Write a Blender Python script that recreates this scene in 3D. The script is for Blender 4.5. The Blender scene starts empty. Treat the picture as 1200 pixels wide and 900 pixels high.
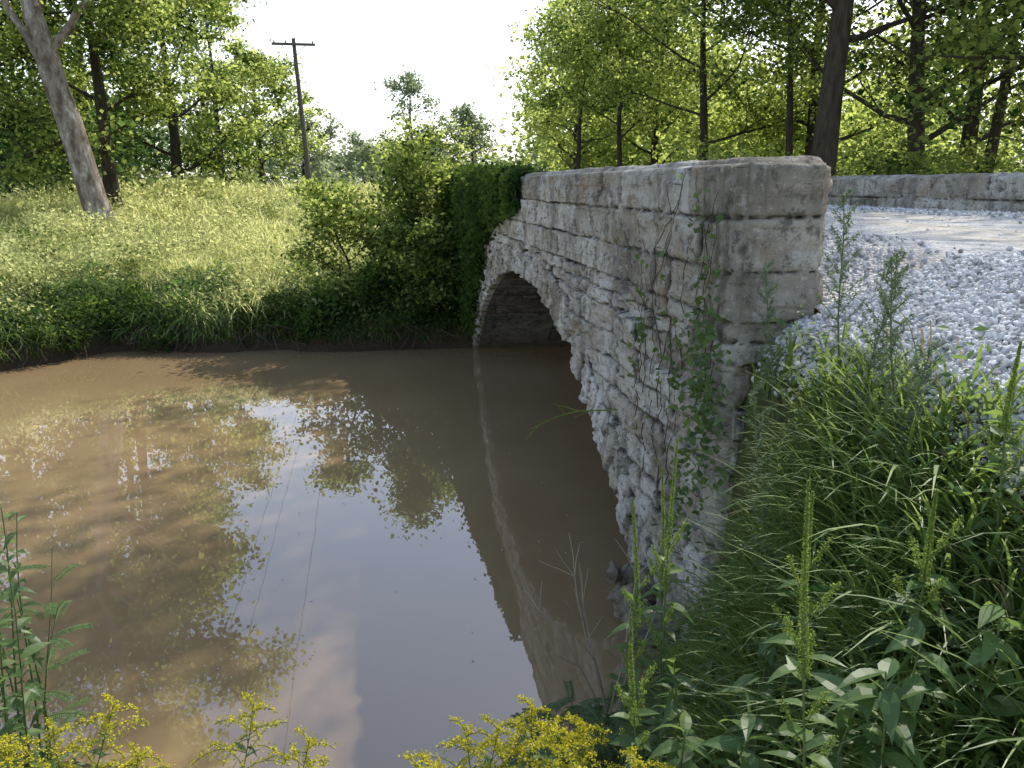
import bpy, math, numpy as np
from mathutils import Vector
R = np.random.default_rng(7)
scene = bpy.context.scene

# ------------------------------------------------------------------ helpers
def sm(t):
    t = np.clip(t, 0, 1); return t*t*(3-2*t)
_tab = np.random.default_rng(3).random((64,64,64))
def vnoise(x, y, z=0.0):
    x = np.asarray(x, float); y = np.asarray(y, float); z = np.asarray(z, float)+0*x
    xi=np.floor(x).astype(int); yi=np.floor(y).astype(int); zi=np.floor(z).astype(int)
    fx=x-xi; fy=y-yi; fz=z-zi
    fx=fx*fx*(3-2*fx); fy=fy*fy*(3-2*fy); fz=fz*fz*(3-2*fz)
    def g(a,b,c): return _tab[(xi+a)&63,(yi+b)&63,(zi+c)&63]
    v=0
    for a in (0,1):
        for b in (0,1):
            for c in (0,1):
                v=v+g(a,b,c)*(fx if a else 1-fx)*(fy if b else 1-fy)*(fz if c else 1-fz)
    return v*2-1
def fbm(x,y,z=0.0,o=4):
    s=0;a=1;t=0
    for i in range(o):
        s=s+a*vnoise(x*2**i+17*i,y*2**i+5*i,np.asarray(z)*2**i+9*i);t+=a;a*=.5
    return s/t

class Acc:
    def __init__(s): s.V=[];s.F=[];s.M=[];s.T=[];s.n=0
    def add(s,V,F,mat=0,tone=0.5):
        V=np.asarray(V,float).reshape(-1,3);F=np.asarray(F,int)
        s.V.append(V); s.F.append(F+s.n); s.M.append(np.full(len(F),mat,int))
        s.T.append(np.broadcast_to(np.asarray(tone,float),(len(V),)).copy()); s.n+=len(V)
    def build(s,name,mats,smooth=False,loc=None,parent=None,extra=None):
        V=np.concatenate(s.V); T=np.concatenate(s.T)
        me=bpy.data.meshes.new(name)
        me.vertices.add(len(V))
        if loc is not None: V=V-np.array(loc)
        me.vertices.foreach_set('co',V.ravel())
        li=np.concatenate([f.ravel() for f in s.F])
        tot=np.concatenate([np.full(len(f),f.shape[1],int) for f in s.F])
        st=np.concatenate([[0],np.cumsum(tot)[:-1]])
        me.loops.add(len(li)); me.loops.foreach_set('vertex_index',li)
        me.polygons.add(len(tot)); me.polygons.foreach_set('loop_start',st)
        me.polygons.foreach_set('material_index',np.concatenate(s.M))
        me.polygons.foreach_set('use_smooth',np.full(len(tot),bool(smooth)))
        for m in mats: me.materials.append(m)
        at=me.attributes.new('tone','FLOAT','POINT'); at.data.foreach_set('value',T)
        if extra:
            for k,v in extra.items():
                a=me.attributes.new(k,'FLOAT','POINT'); a.data.foreach_set('value',v)
        me.update(calc_edges=True); me.validate()
        ob=bpy.data.objects.new(name,me); scene.collection.objects.link(ob)
        if loc is not None: ob.location=loc
        if parent: ob.parent=parent
        return ob

def tube(acc,P,rad,sides=7,mat=0,tone=0.5,cap=False):
    P=np.asarray(P,float);n=len(P);rad=np.broadcast_to(rad,(n,))
    T=np.gradient(P,axis=0);T/=np.linalg.norm(T,axis=1)[:,None]+1e-9
    ref=np.array([0,0,1.]) if abs(T[0,2])<.9 else np.array([1.,0,0])
    A=np.cross(T,ref);A/=np.linalg.norm(A,axis=1)[:,None]+1e-9
    B=np.cross(T,A)
    a=np.arange(sides)*2*math.pi/sides
    V=P[:,None]+rad[:,None,None]*(np.cos(a)[None,:,None]*A[:,None]+np.sin(a)[None,:,None]*B[:,None])
    i=np.arange(n-1)[:,None]*sides;j=np.arange(sides)[None];k=(j+1)%sides
    F=np.stack([i+j,i+k,i+sides+k,i+sides+j],-1).reshape(-1,4)
    acc.add(V,F,mat,tone)

def unit(a): return a/(np.linalg.norm(a,axis=-1,keepdims=True)+1e-9)
def diamonds(acc,C,L,W,tone,mat=0,upbias=0.5,rng=R,A=None):
    n=len(C);L=np.broadcast_to(L,(n,));W=np.broadcast_to(W,(n,))
    N=rng.normal(size=(n,3));N[:,2]=np.abs(N[:,2])+upbias;N=unit(N)
    if A is None: A=rng.normal(size=(n,3))
    A=unit(A-N*(A*N).sum(1)[:,None]);B=np.cross(N,A)
    v=np.stack([C-A*L[:,None]*.5, C+B*W[:,None]*.5-A*L[:,None]*.06, C+A*L[:,None]*.5-N*L[:,None]*.12, C-B*W[:,None]*.5-A*L[:,None]*.06],1)
    F=np.arange(n*4).reshape(n,4)
    acc.add(v,F,mat,np.repeat(np.broadcast_to(tone,(n,)),4))
def blades(acc,P,H,az,lean,W,tone,mat=0,k=5,droop=.35):
    n=len(P)
    H,az,lean,W,droop=[np.broadcast_to(q,(n,)).astype(float) for q in (H,az,lean,W,droop)]
    t=np.linspace(0,1,k)[None,:]
    out=np.stack([np.cos(az),np.sin(az),0*az],1); side=np.stack([-np.sin(az),np.cos(az),0*az],1)
    up=H[:,None]*(t-droop[:,None]*t**2.4); o=(H*lean)[:,None]*t**1.6
    C=P[:,None]+out[:,None]*o[...,None]; C[...,2]+=up
    w=W[:,None]*.5*np.clip(1.02-t**1.8,0.03,1)
    V=np.stack([C-side[:,None]*w[...,None],C+side[:,None]*w[...,None]],2)
    b=(np.arange(n)*k*2)[:,None];i=np.arange(k-1)[None]*2
    F=np.stack([b+i,b+i+1,b+i+3,b+i+2],-1).reshape(-1,4)
    acc.add(V,F,mat,np.repeat(np.broadcast_to(tone,(n,)),k*2))
def leaves(acc,O,A,N,L,W,tone,mat=0,droop=.3,fold=.25):
    n=len(O);A=unit(A);N=unit(N-A*(N*A).sum(1)[:,None]);B=np.cross(N,A)
    L=np.broadcast_to(L,(n,));W=np.broadcast_to(W,(n,));droop=np.broadcast_to(droop,(n,))
    t=np.linspace(0,1,6);prof=np.array([.06,.75,1,.8,.42,.02])
    s=np.array([-1,0,1.])
    al=t[None,:,None,None]*L[:,None,None,None]*A[:,None,None]
    dr=-(t**2)[None,:,None,None]*(L*droop)[:,None,None,None]*np.array([0,0,1.])
    ac=(prof[:,None]*s[None,:])[None,:,:,None]*(W*.5)[:,None,None,None]*B[:,None,None]
    fo=(prof[:,None]*np.abs(s)[None,:])[None,:,:,None]*(W*.5*fold)[:,None,None,None]*N[:,None,None]
    V=O[:,None,None]+al+dr+ac+fo
    b=(np.arange(n)*18)[:,None,None];i=(np.arange(5)*3)[None,:,None];j=np.arange(2)[None,None]
    F=np.stack([b+i+j,b+i+j+1,b+i+j+4,b+i+j+3],-1).reshape(-1,4)
    acc.add(V,F,mat,np.repeat(np.broadcast_to(tone,(n,)),18))

# ------------------------------------------------------------------ materials
def newmat(name):
    m=bpy.data.materials.new(name);m.use_nodes=True;nt=m.node_tree;nt.nodes.clear()
    o=nt.nodes.new('ShaderNodeOutputMaterial');return m,nt,o
def nd(nt,t,**k):
    n=nt.nodes.new(t)
    for a,b in k.items():
        if a in n.inputs: n.inputs[a].default_value=b
        else: setattr(n,a,b)
    return n
def ramp(nt,fac,stops):
    r=nt.nodes.new('ShaderNodeValToRGB');e=r.color_ramp.elements
    while len(e)<len(stops): e.new(.5)
    for i,(p,c) in enumerate(stops): e[i].position=p;e[i].color=(*c,1)
    nt.links.new(fac,r.inputs[0]);return r.outputs[0]
def noise(nt,scale,detail=5,rough=.6,vec=None):
    n=nd(nt,'ShaderNodeTexNoise');n.inputs['Scale'].default_value=scale;n.inputs['Detail'].default_value=detail;n.inputs['Roughness'].default_value=rough
    if vec is None:
        g=nt.nodes.new('ShaderNodeNewGeometry');vec=g.outputs['Position']
    nt.links.new(vec,n.inputs['Vector']);return n.outputs['Fac']
def mixc(nt,fac,a,b,mode='MIX'):
    m=nt.nodes.new('ShaderNodeMix');m.data_type='RGBA';m.blend_type=mode
    for s,v in ((m.inputs[0],fac),(m.inputs[6],a),(m.inputs[7],b)):
        if hasattr(v,'links') or hasattr(v,'is_output'): nt.links.new(v,s)
        else: s.default_value=v if isinstance(v,(int,float)) else (*v,1)
    return m.outputs[2]
def attr(nt,name):
    a=nt.nodes.new('ShaderNodeAttribute');a.attribute_name=name;return a.outputs['Fac']
def bump(nt,h,strength=.5,dist=.02):
    b=nt.nodes.new('ShaderNodeBump');b.inputs['Strength'].default_value=strength;b.inputs['Distance'].default_value=dist
    nt.links.new(h,b.inputs['Height']);return b.outputs[0]
def principled(nt,o,col,rough=.8,nrm=None,spec=.3):
    p=nt.nodes.new('ShaderNodeBsdfPrincipled')
    if hasattr(col,'is_output'): nt.links.new(col,p.inputs['Base Color'])
    else: p.inputs['Base Color'].default_value=(*col,1)
    p.inputs['Roughness'].default_value=rough;p.inputs['Specular IOR Level'].default_value=spec
    if nrm is not None: nt.links.new(nrm,p.inputs['Normal'])
    nt.links.new(p.outputs[0],o.inputs[0]);return p
def leafmat(name,dark,light,tdark,tlight,tr=.5,gl=0):
    m,nt,o=newmat(name);t=attr(nt,'tone')
    c=ramp(nt,t,[(0,dark),(1,light)]);c2=ramp(nt,t,[(0,tdark),(1,tlight)])
    d=nd(nt,'ShaderNodeBsdfDiffuse');nt.links.new(c,d.inputs[0])
    x=nd(nt,'ShaderNodeBsdfTranslucent');nt.links.new(c2,x.inputs[0])
    mx=nd(nt,'ShaderNodeMixShader');mx.inputs[0].default_value=tr
    nt.links.new(d.outputs[0],mx.inputs[1]);nt.links.new(x.outputs[0],mx.inputs[2])
    if gl<=0:
        nt.links.new(mx.outputs[0],o.inputs[0]);return m
    g=nd(nt,'ShaderNodeBsdfGlossy');g.inputs['Roughness'].default_value=.45
    m2=nd(nt,'ShaderNodeMixShader');m2.inputs[0].default_value=gl
    nt.links.new(mx.outputs[0],m2.inputs[1]);nt.links.new(g.outputs[0],m2.inputs[2]);nt.links.new(m2.outputs[0],o.inputs[0])
    return m
M_leaf=leafmat('tree_leaves',(.022,.048,.016),(.17,.24,.075),(.035,.09,.02),(.80,.90,.22),.55)
M_leafdk=leafmat('dark_leaves',(.025,.05,.02),(.09,.14,.045),(.05,.12,.035),(.28,.42,.10),.4)
M_far=leafmat('far_leaves',(.14,.18,.11),(.28,.33,.20),(.26,.34,.16),(.5,.56,.30),.5)  # distance haze put into the colour: paler, less saturated leaves
M_grass=leafmat('grass_blades',(.06,.11,.03),(.22,.31,.10),(.12,.22,.04),(.45,.58,.13),.45,.04)
M_mead=leafmat('meadow_leaves',(.09,.13,.04),(.54,.54,.23),(.18,.27,.06),(.95,.95,.42),.5)
M_weed=leafmat('weed_leaves',(.04,.08,.028),(.15,.23,.075),(.08,.18,.04),(.40,.56,.12),.4,.03)
M_ivy=leafmat('ivy_leaves',(.02,.042,.015),(.085,.14,.035),(.04,.11,.02),(.34,.48,.07),.35)
M_sage=leafmat('mugwort_leaves',(.09,.13,.075),(.2,.25,.16),(.13,.2,.09),(.3,.36,.18),.35)
M_gold=leafmat('goldenrod_florets',(.42,.40,.04),(.8,.7,.07),(.36,.34,.03),(.75,.66,.06),.35)
M_bud=leafmat('ragweed_buds',(.16,.24,.05),(.36,.44,.11),(.25,.36,.06),(.5,.6,.12),.4)
M_dry=leafmat('dry_grass',(.2,.17,.09),(.42,.37,.22),(.24,.2,.1),(.42,.37,.2),.3)

def barkmat(name,a,b,scale=6):
    m,nt,o=newmat(name)
    g=nt.nodes.new('ShaderNodeNewGeometry');mp=nd(nt,'ShaderNodeMapping');mp.inputs['Scale'].default_value=(1,1,.22)
    nt.links.new(g.outputs['Position'],mp.inputs[0])
    n=noise(nt,scale,8,.7,mp.outputs[0])
    principled(nt,o,ramp(nt,n,[(.3,a),(.65,b)]),.9,bump(nt,n,.9,.06),.1);return m
M_bark=barkmat('dark_bark',(.022,.018,.014),(.09,.075,.055),9)
M_syc,nt,o=newmat('sycamore_bark')
g=nt.nodes.new('ShaderNodeNewGeometry');mp=nd(nt,'ShaderNodeMapping');mp.inputs['Scale'].default_value=(1,1,.45);nt.links.new(g.outputs['Position'],mp.inputs[0])
n1=noise(nt,4.5,6,.6,mp.outputs[0]);n2=noise(nt,14,8,.75,mp.outputs[0])
c=ramp(nt,n1,[(.40,(.16,.12,.09)),(.47,(.30,.25,.20)),(.56,(.34,.29,.24)),(.60,(.52,.47,.40))])
c=mixc(nt,ramp(nt,n2,[(.5,(0,0,0)),(.68,(.7,.7,.7))]),c,(.12,.095,.075))
principled(nt,o,c,.9,bump(nt,n2,.9,.05),.1)
M_twig,nt,o=newmat('twig');principled(nt,o,(.4,.33,.26),.8,None,.1)
M_stem,nt,o=newmat('green_stem');principled(nt,o,(.13,.17,.06),.7,None,.2)
M_vine,nt,o=newmat('vine_stem');principled(nt,o,(.10,.08,.06),.9,None,.1)

def stonemat(name,k):
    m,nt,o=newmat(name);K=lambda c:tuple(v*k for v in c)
    t=attr(nt,'tone');jn=attr(nt,'joint')
    base=ramp(nt,t,[(0,K((.36,.315,.24))),(.3,K((.53,.485,.395))),(.65,K((.68,.64,.545))),(1,K((.80,.77,.69)))])
    n3=noise(nt,3.2,7,.65);base=mixc(nt,ramp(nt,n3,[(.53,(0,0,0)),(.67,(.75,.75,.75))]),base,K((.45,.33,.20)))
    n1=noise(nt,1.9,9,.72);base=mixc(nt,ramp(nt,n1,[(.51,(0,0,0)),(.62,(.6,.6,.6))]),base,K((.25,.225,.18)))
    n2=noise(nt,8,10,.8);base=mixc(nt,ramp(nt,n2,[(.515,(0,0,0)),(.60,(.8,.8,.8))]),base,K((.12,.11,.09)))
    n4=noise(nt,19,8,.75);base=mixc(nt,ramp(nt,n4,[(.54,(0,0,0)),(.66,(.6,.6,.6))]),base,K((.80,.78,.71)))
    g=nt.nodes.new('ShaderNodeNewGeometry');mp=nd(nt,'ShaderNodeMapping');mp.inputs['Scale'].default_value=(5,5,.7);nt.links.new(g.outputs['Position'],mp.inputs[0])
    n5=noise(nt,1.2,6,.65,mp.outputs[0]);base=mixc(nt,ramp(nt,n5,[(.52,(0,0,0)),(.70,(.65,.65,.65))]),base,K((.10,.09,.075)))
    mp2=nd(nt,'ShaderNodeMapping');mp2.inputs['Scale'].default_value=(1,1,7);nt.links.new(g.outputs['Position'],mp2.inputs[0])
    n6=noise(nt,4,8,.7,mp2.outputs[0]);base=mixc(nt,ramp(nt,n6,[(.34,(.85,.85,.85)),(.41,(0,0,0))]),base,K((.09,.075,.055)))
    base=mixc(nt,jn,base,(.045,.038,.03))
    sx=nt.nodes.new('ShaderNodeSeparateXYZ');nt.links.new(g.outputs['Position'],sx.inputs[0])
    mr=nd(nt,'ShaderNodeMapRange');nt.links.new(sx.outputs[2],mr.inputs[0]);mr.inputs[1].default_value=.03;mr.inputs[2].default_value=.4;mr.inputs[3].default_value=.7;mr.inputs[4].default_value=0
    base=mixc(nt,mr.outputs[0],base,(.13,.10,.065))
    nb=noise(nt,26,10,.8)
    hm=nd(nt,'ShaderNodeMath',operation='ADD');nt.links.new(nb,hm.inputs[0]);nt.links.new(n6,hm.inputs[1])
    principled(nt,o,base,.92,bump(nt,hm.outputs[0],1.0,.03),.12);return m
M_stone=stonemat('limestone_masonry',1.0)
M_vault=stonemat('shaded_vault_masonry',.38)  # same limestone, darkened: shade under the arch is put into its colour

# soil / ground
M_ground,nt,o=newmat('soil_and_turf')
gm=attr(nt,'gravel')
n1=noise(nt,.8,8,.7);n2=noise(nt,14,8,.7)
c=ramp(nt,n1,[(.35,(.08,.10,.035)),(.6,(.14,.16,.05)),(.8,(.17,.17,.07))])
c=mixc(nt,ramp(nt,n2,[(.35,(.8,.8,.8)),(.6,(0,0,0))]),c,(.07,.055,.035))
wet=attr(nt,'wet');c=mixc(nt,wet,c,(.075,.055,.035))
gc=ramp(nt,noise(nt,45,6,.8),[(.3,(.2,.2,.2)),(.55,(.42,.42,.41)),(.8,(.58,.58,.56))])
c=mixc(nt,gm,c,gc)
principled(nt,o,c,.95,bump(nt,n2,.8,.08),.1)

M_road,nt,o=newmat('gravel_road')
v=nd(nt,'ShaderNodeTexVoronoi');v.inputs['Scale'].default_value=46;g=nt.nodes.new('ShaderNodeNewGeometry');nt.links.new(g.outputs['Position'],v.inputs['Vector'])
c=ramp(nt,v.outputs['Color'],[(.1,(.32,.32,.31)),(.5,(.54,.53,.50)),(.95,(.72,.71,.68))])
mp=nd(nt,'ShaderNodeMapping');mp.inputs['Scale'].default_value=(1.6,.3,1);nt.links.new(g.outputs['Position'],mp.inputs[0])
c=mixc(nt,ramp(nt,noise(nt,.9,6,.6,mp.outputs[0]),[(.42,(0,0,0)),(.58,(.8,.8,.8))]),c,(.6,.54,.44))
principled(nt,o,c,.95,bump(nt,v.outputs['Distance'],.7,.03),.1)

M_rock,nt,o=newmat('crushed_limestone')
c=ramp(nt,attr(nt,'tone'),[(0,(.26,.262,.262)),(.5,(.55,.55,.54)),(1,(.80,.79,.77))])
principled(nt,o,c,.9,bump(nt,noise(nt,120,4,.6),.4,.004),.15)
M_rub,nt,o=newmat('rubble_stone')
c=ramp(nt,noise(nt,12,8,.7),[(.35,(.10,.085,.06)),(.6,(.3,.26,.2))])
principled(nt,o,c,.9,bump(nt,noise(nt,30,6,.7),.8,.02),.1)

# water: muddy, still
M_water,nt,o=newmat('muddy_water')
n1=noise(nt,.35,4,.5)
c=ramp(nt,n1,[(.3,(.265,.18,.092)),(.7,(.33,.23,.125))])
nn=noise(nt,1.1,2,.4);nn2=noise(nt,6,3,.5)
ad=nd(nt,'ShaderNodeMath',operation='MULTIPLY_ADD');nt.links.new(nn2,ad.inputs[0]);ad.inputs[1].default_value=.10;nt.links.new(nn,ad.inputs[2])
p=principled(nt,o,c,.005,bump(nt,ad.outputs[0],.07,.02),.5)
p.inputs['IOR'].default_value=2.0

M_wood,nt,o=newmat('pole_wood');principled(nt,o,ramp(nt,noise(nt,8,5,.6),[(.3,(.12,.10,.085)),(.7,(.24,.21,.18))]),.9,None,.1)
M_wire,nt,o=newmat('wire');principled(nt,o,(.06,.06,.06),.5)
M_glass,nt,o=newmat('insulator');principled(nt,o,(.25,.22,.2),.3)
M_dark,nt,o=newmat('debris_light');principled(nt,o,(.5,.47,.4),.8)

# ------------------------------------------------------------------ terrain
WX=1.83; Y0=3.8; Y1=17.2; TOP=3.11
def shift(x): return np.maximum(-0.012*np.minimum(0,x+7)**2,-14)
def yn_(x): return np.interp(x,[-9,-6,-3,-1,0.2,1.0,1.35,1.83,8,12],[5.6,5.3,4.6,3.7,3.4,3.45,3.65,4.75,4.5,4.3])+shift(x)
def yf_(x): return np.interp(x,[-9,-6.8,-6.0,-5,-2,1.8,8,12],[13.0,13.5,14.4,15.5,15.1,14.8,15.0,15.3])+shift(x)
def H(x,y):
    x=np.asarray(x,float);y=np.asarray(y,float)
    nz=fbm(x*.9,y*.9,1.3)
    yn=yn_(x)+.10*nz;yf=yf_(x)+.5*nz
    dn=yn-y;df=y-yf
    chan=-.9*sm(np.minimum(-dn,-df)/1.2)
    near=1.45*sm(dn/3.5)+.1*nz*sm(dn/2)+.02*np.clip(dn,0,3)
    near=near+np.interp(x,[8,13],[0,.9])*sm(dn/3)
    far=.4*sm(df/.35)+.6*sm(df/2.4)+1.2*sm((df-.8)/26)+.24*nz*sm(df/2)+.25*sm((-x-3)/5)*sm(df/4)*sm((32-df)/15)
    z=np.where(dn>0,near,np.where(df>0,far,chan))
    En=np.interp(x,[-1,0,1,1.6,2.1,3,7.2,7.8,10,12],[-.9,.1,1.0,1.65,2.3,2.62,2.62,2.5,1.6,1])
    fn=np.where(x<1.87,sm((yn-y)/2.0),sm((4.45-y)/.4))
    fn=np.where(x>7.55,sm((4.6-y)/2.5),fn)
    Ef=np.interp(x,[-2,0.3,1.7,2.5,7.2,7.8,10,12],[-.9,1.1,2.1,2.62,2.62,2.5,1.6,1])
    ff=np.where(x<1.87,sm((y-14.8)/1.8),sm((y-15.1)/.4)); ff=np.where(x>7.55,sm((y-14.9)/2.5),ff)
    z=np.where((En>0)&(dn>-0.9),np.maximum(z,En*fn+np.minimum(chan,0)*(fn<=0)),z)
    z=np.where((Ef>0)&(df>-0.5),np.maximum(z,Ef*ff+np.minimum(chan,0)*(ff<=0)),z)
    return z
def geo(a,b,n): return np.geomspace(a,b,n)
xs=np.concatenate([-geo(9,1500,40)[::-1],np.arange(-8.9,9.4,.1),geo(9.5,1500,40)])
ys=np.concatenate([-geo(3,1500,26)[::-1],np.arange(-2.9,19,.1),geo(19.1,2500,60)])
X,Y=np.meshgrid(xs,ys,indexing='ij');Z=H(X,Y)
a=Acc();nx,ny=X.shape
i=np.arange(nx-1)[:,None]*ny;j=np.arange(ny-1)[None]
F=np.stack([i+j,i+ny+j,i+ny+j+1,i+j+1],-1).reshape(-1,4)
a.add(np.stack([X,Y,Z],-1),F)
grav=sm((X-1.98)/.2)*sm((8.2-X)/.6)*sm((Y+45)/5)*sm((95-Y)/5)
wet=sm((.6-Z)/.4)
a.build('ground',[M_ground],True,extra={'gravel':grav.ravel(),'wet':wet.ravel()})
a=Acc();wx=np.linspace(-95,95,60);wy=np.linspace(-26,24,30);A_,B_=np.meshgrid(wx,wy,indexing='ij')
i=np.arange(59)[:,None]*30;j=np.arange(29)[None]
a.add(np.stack([A_,B_,0*A_],-1),np.stack([i+j,i+30+j,i+31+j,i+j+1],-1).reshape(-1,4))
a.build('creek_water',[M_water],True)
# road
def rz(x,y):
    z=2.655+.03*fbm(x*1.5,y*1.0)+.04*np.exp(-((x-2.9)/.35)**2)+.05*np.exp(-((x-6.4)/.45)**2)-.02*np.exp(-((x-4.0)/.3)**2)
    return z-.31*sm((4.6-y)/1.0)*sm((3.6-x)/1.4)
rx=np.linspace(2.24,7.17,40);ry=np.concatenate([np.arange(-40,0,.5),np.arange(0,20,.12),np.arange(20,95,.8)])
A_,B_=np.meshgrid(rx,ry,indexing='ij');zz=np.maximum(rz(A_,B_),np.where((B_<4.5),H(A_,B_)+.012,0))
a=Acc();n2_=len(ry);i=np.arange(39)[:,None]*n2_;j=np.arange(n2_-1)[None]
a.add(np.stack([A_,B_,zz],-1),np.stack([i+j,i+n2_+j,i+n2_+j+1,i+j+1],-1).reshape(-1,4))
a.build('gravel_road',[M_road],True)
def roadz(x,y): return np.where(x>2.24,np.maximum(rz(x,y),np.where(y<4.5,H(x,y)+.012,0)),H(x,y))

# crushed stone
ico=np.array([(0,0,1),(.89,0,.45),(.28,.85,.45),(-.72,.53,.45),(-.72,-.53,.45),(.28,-.85,.45),(.72,.53,-.45),(-.28,.85,-.45),(-.89,0,-.45),(-.28,-.85,-.45),(.72,-.53,-.45),(0,0,-1)],float)
icf=np.array([(0,1,2),(0,2,3),(0,3,4),(0,4,5),(0,5,1),(1,6,2),(2,7,3),(3,8,4),(4,9,5),(5,10,1),(1,10,6),(2,6,7),(3,7,8),(4,8,9),(5,9,10),(11,7,6),(11,8,7),(11,9,8),(11,10,9),(11,6,10)])
def stones(acc,P,S,tone):
    n=len(P)
    sc=S[:,None]*(R.random((n,3))*.7+.6);V=ico[None]*(1+.35*(R.random((n,12,1))-.5)*2)*sc[:,None]
    q=R.normal(size=(n,4));q/=np.linalg.norm(q,axis=1)[:,None];w,x,y,z=q.T
    Rm=np.stack([1-2*(y*y+z*z),2*(x*y-z*w),2*(x*z+y*w),2*(x*y+z*w),1-2*(x*x+z*z),2*(y*z-x*w),2*(x*z-y*w),2*(y*z+x*w),1-2*(x*x+y*y)],-1).reshape(n,3,3)
    V=np.einsum('nij,nkj->nki',Rm,V)+P[:,None]
    acc.add(V,(np.arange(n)[:,None,None]*12+icf[None]).reshape(-1,3),0,np.repeat(tone,12))
a=Acc()
def scat(n,x0,x1,y0,y1,s0,s1,keep=None):
    x=R.uniform(x0,x1,n);y=R.uniform(y0,y1,n)
    if keep is not None:
        k=R.random(n)<keep(x,y);x=x[k];y=y[k]
    S=R.uniform(s0,s1,len(x));z=roadz(x,y)+S*R.uniform(-.2,.9,len(x))
    stones(a,np.stack([x,y,z],1),S,np.clip(R.normal(.5,.28,len(x)),0,1))
scat(32000,1.85,3.7,1.3,3.78,.007,.017,lambda x,y:sm((x-1.85)/.25)*np.where(x<3.0,1,.5))
scat(8000,2.27,4.0,3.7,8,.008,.016,lambda x,y:.9*np.exp(-((x-2.6)/.38)**2))
scat(6000,2.27,7.1,1,17,.009,.017,lambda x,y:.05+.8*np.exp(-((x-6.6)/.4)**2)+.5*np.exp(-((x-2.6)/.3)**2))
scat(4500,6.0,7.1,5,16,.012,.022)
a.build('gravel_stones',[M_rock])

# ------------------------------------------------------------------ bridge masonry
a_=4.98;hc=1.93;RR=(a_*a_+hc*hc)/(2*hc);YC=9.84;ZC=hc-RR
def intr(y): 
    d=RR*RR-(y-YC)**2
    return np.where(np.abs(y-YC)<a_+.5,np.sqrt(np.maximum(d,0))+ZC,-1.2)
rg=np.random.default_rng(11)
hs=[.27,.27,.25]+list(rg.choice([.12,.15,.19,.22,.25],30));zb=[TOP]
for h_ in hs: zb.append(zb[-1]-h_)
zb=np.array(zb[::-1]);NC=len(zb)-1
jt=[]
for c_ in range(NC):
    top=c_>=NC-3
    p_=[-40.]
    while p_[-1]<80: p_.append(p_[-1]+(rg.uniform(.5,1.3) if top else rg.choice([.18,.28,.4,.55,.7])*rg.uniform(.8,1.25)))
    jt.append(np.array(p_))
def blockfun(u,z,ring=True,rowoff=0):
    wob=.035*fbm(u*1.7,z*2.5,rowoff+.5,3)+.012*vnoise(u*9,z*9,1.)
    zz=z+wob*np.where(z>2.3,.5,1);uu=u+.05*fbm(u*3+9,z*6,rowoff,3)
    c=np.clip(np.searchsorted(zb,zz)-1,0,NC-1)
    dz=np.minimum(zz-zb[c],zb[c+1]-zz); dz=np.where((c==NC-1)&(zz>zb[NC]-.1),zz-zb[c],dz)
    du=np.zeros_like(dz);bid=np.zeros_like(dz)
    for k in range(NC):
        m=c==k
        if not m.any(): continue
        q=np.searchsorted(jt[k],uu[m])-1
        du[m]=np.minimum(uu[m]-jt[k][q],jt[k][q+1]-uu[m]);bid[m]=k*131+q
    e=np.minimum(du,dz);inr=np.zeros_like(e)
    if ring:
        r=np.hypot(u-YC,z-ZC);th=np.arctan2(u-YC,z-ZC);ridx=.34+.09*vnoise(th*22,0*th)
        nv=.19/RR;ti=th/nv+.45*vnoise(th*14+3,r*0)+.15*vnoise(th*40,r*8);q=np.floor(ti)
        dt=np.minimum(ti-q,q+1-ti)*nv*r;dr=np.abs(RR+ridx-r)
        ir=(r<RR+ridx)&(z>-.6)&(np.abs(u-YC)<a_+1)
        e=np.where(ir,np.minimum(dt,dr),np.minimum(e,np.where(z<2.6,dr,9)));bid=np.where(ir,9000+q,bid);inr=ir*1.
    b=bid.astype(int);h1=_tab[b&63,(b>>6)&63,5];h2=_tab[b&63,(b>>6)&63,23];h3=_tab[b&63,(b>>6)&63,41];h4=_tab[b&63,(b>>6)&63,50]
    e=np.maximum(e+.012*fbm(u*22,z*22,2.,2),0)
    up=z>2.33
    jw=.005+.012*h4
    j=1-sm((e-.001)/jw)
    f=np.abs(fbm(u*3.1+h1*50,z*4.2+h2*50,h3*20,3))
    f2=np.abs(fbm(u*8+h2*50,z*12,h1*20,3))
    f3=fbm(u*3,z*26+h1*9,h2*7,3)
    tlt=(h2-.5)*.5*(z-np.floor(z/.2)*.2-.1)
    d=np.where(up,.018*h1,.045*h1)+.008*sm(e/.014)+np.where(up,.6,1.)*(.07*f+.035*f2+.012*f3+tlt*.35)-.030*j+.007*fbm(u*30,z*30,0.,2)
    d=d+inr*.015+np.where(up,.03,0)
    ch=fbm(u*1.9+20,z*2.6,8.,4);d=d-.05*sm((ch-.34)/.12)*np.where(up,.5,1)
    tone=np.clip(.55+(h3-.5)*.9+.35*fbm(u*2,z*3,4.)+.6*(f-.2),0,1)
    return d,tone,np.clip(j,0,1)*np.clip(.45+h4+.5*fbm(u*2.5,z*2.5,12.)+np.where(up,.2,0),0,1)
bridge=bpy.data.objects.new('stone_arch_bridge',None);scene.collection.objects.link(bridge)
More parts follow.
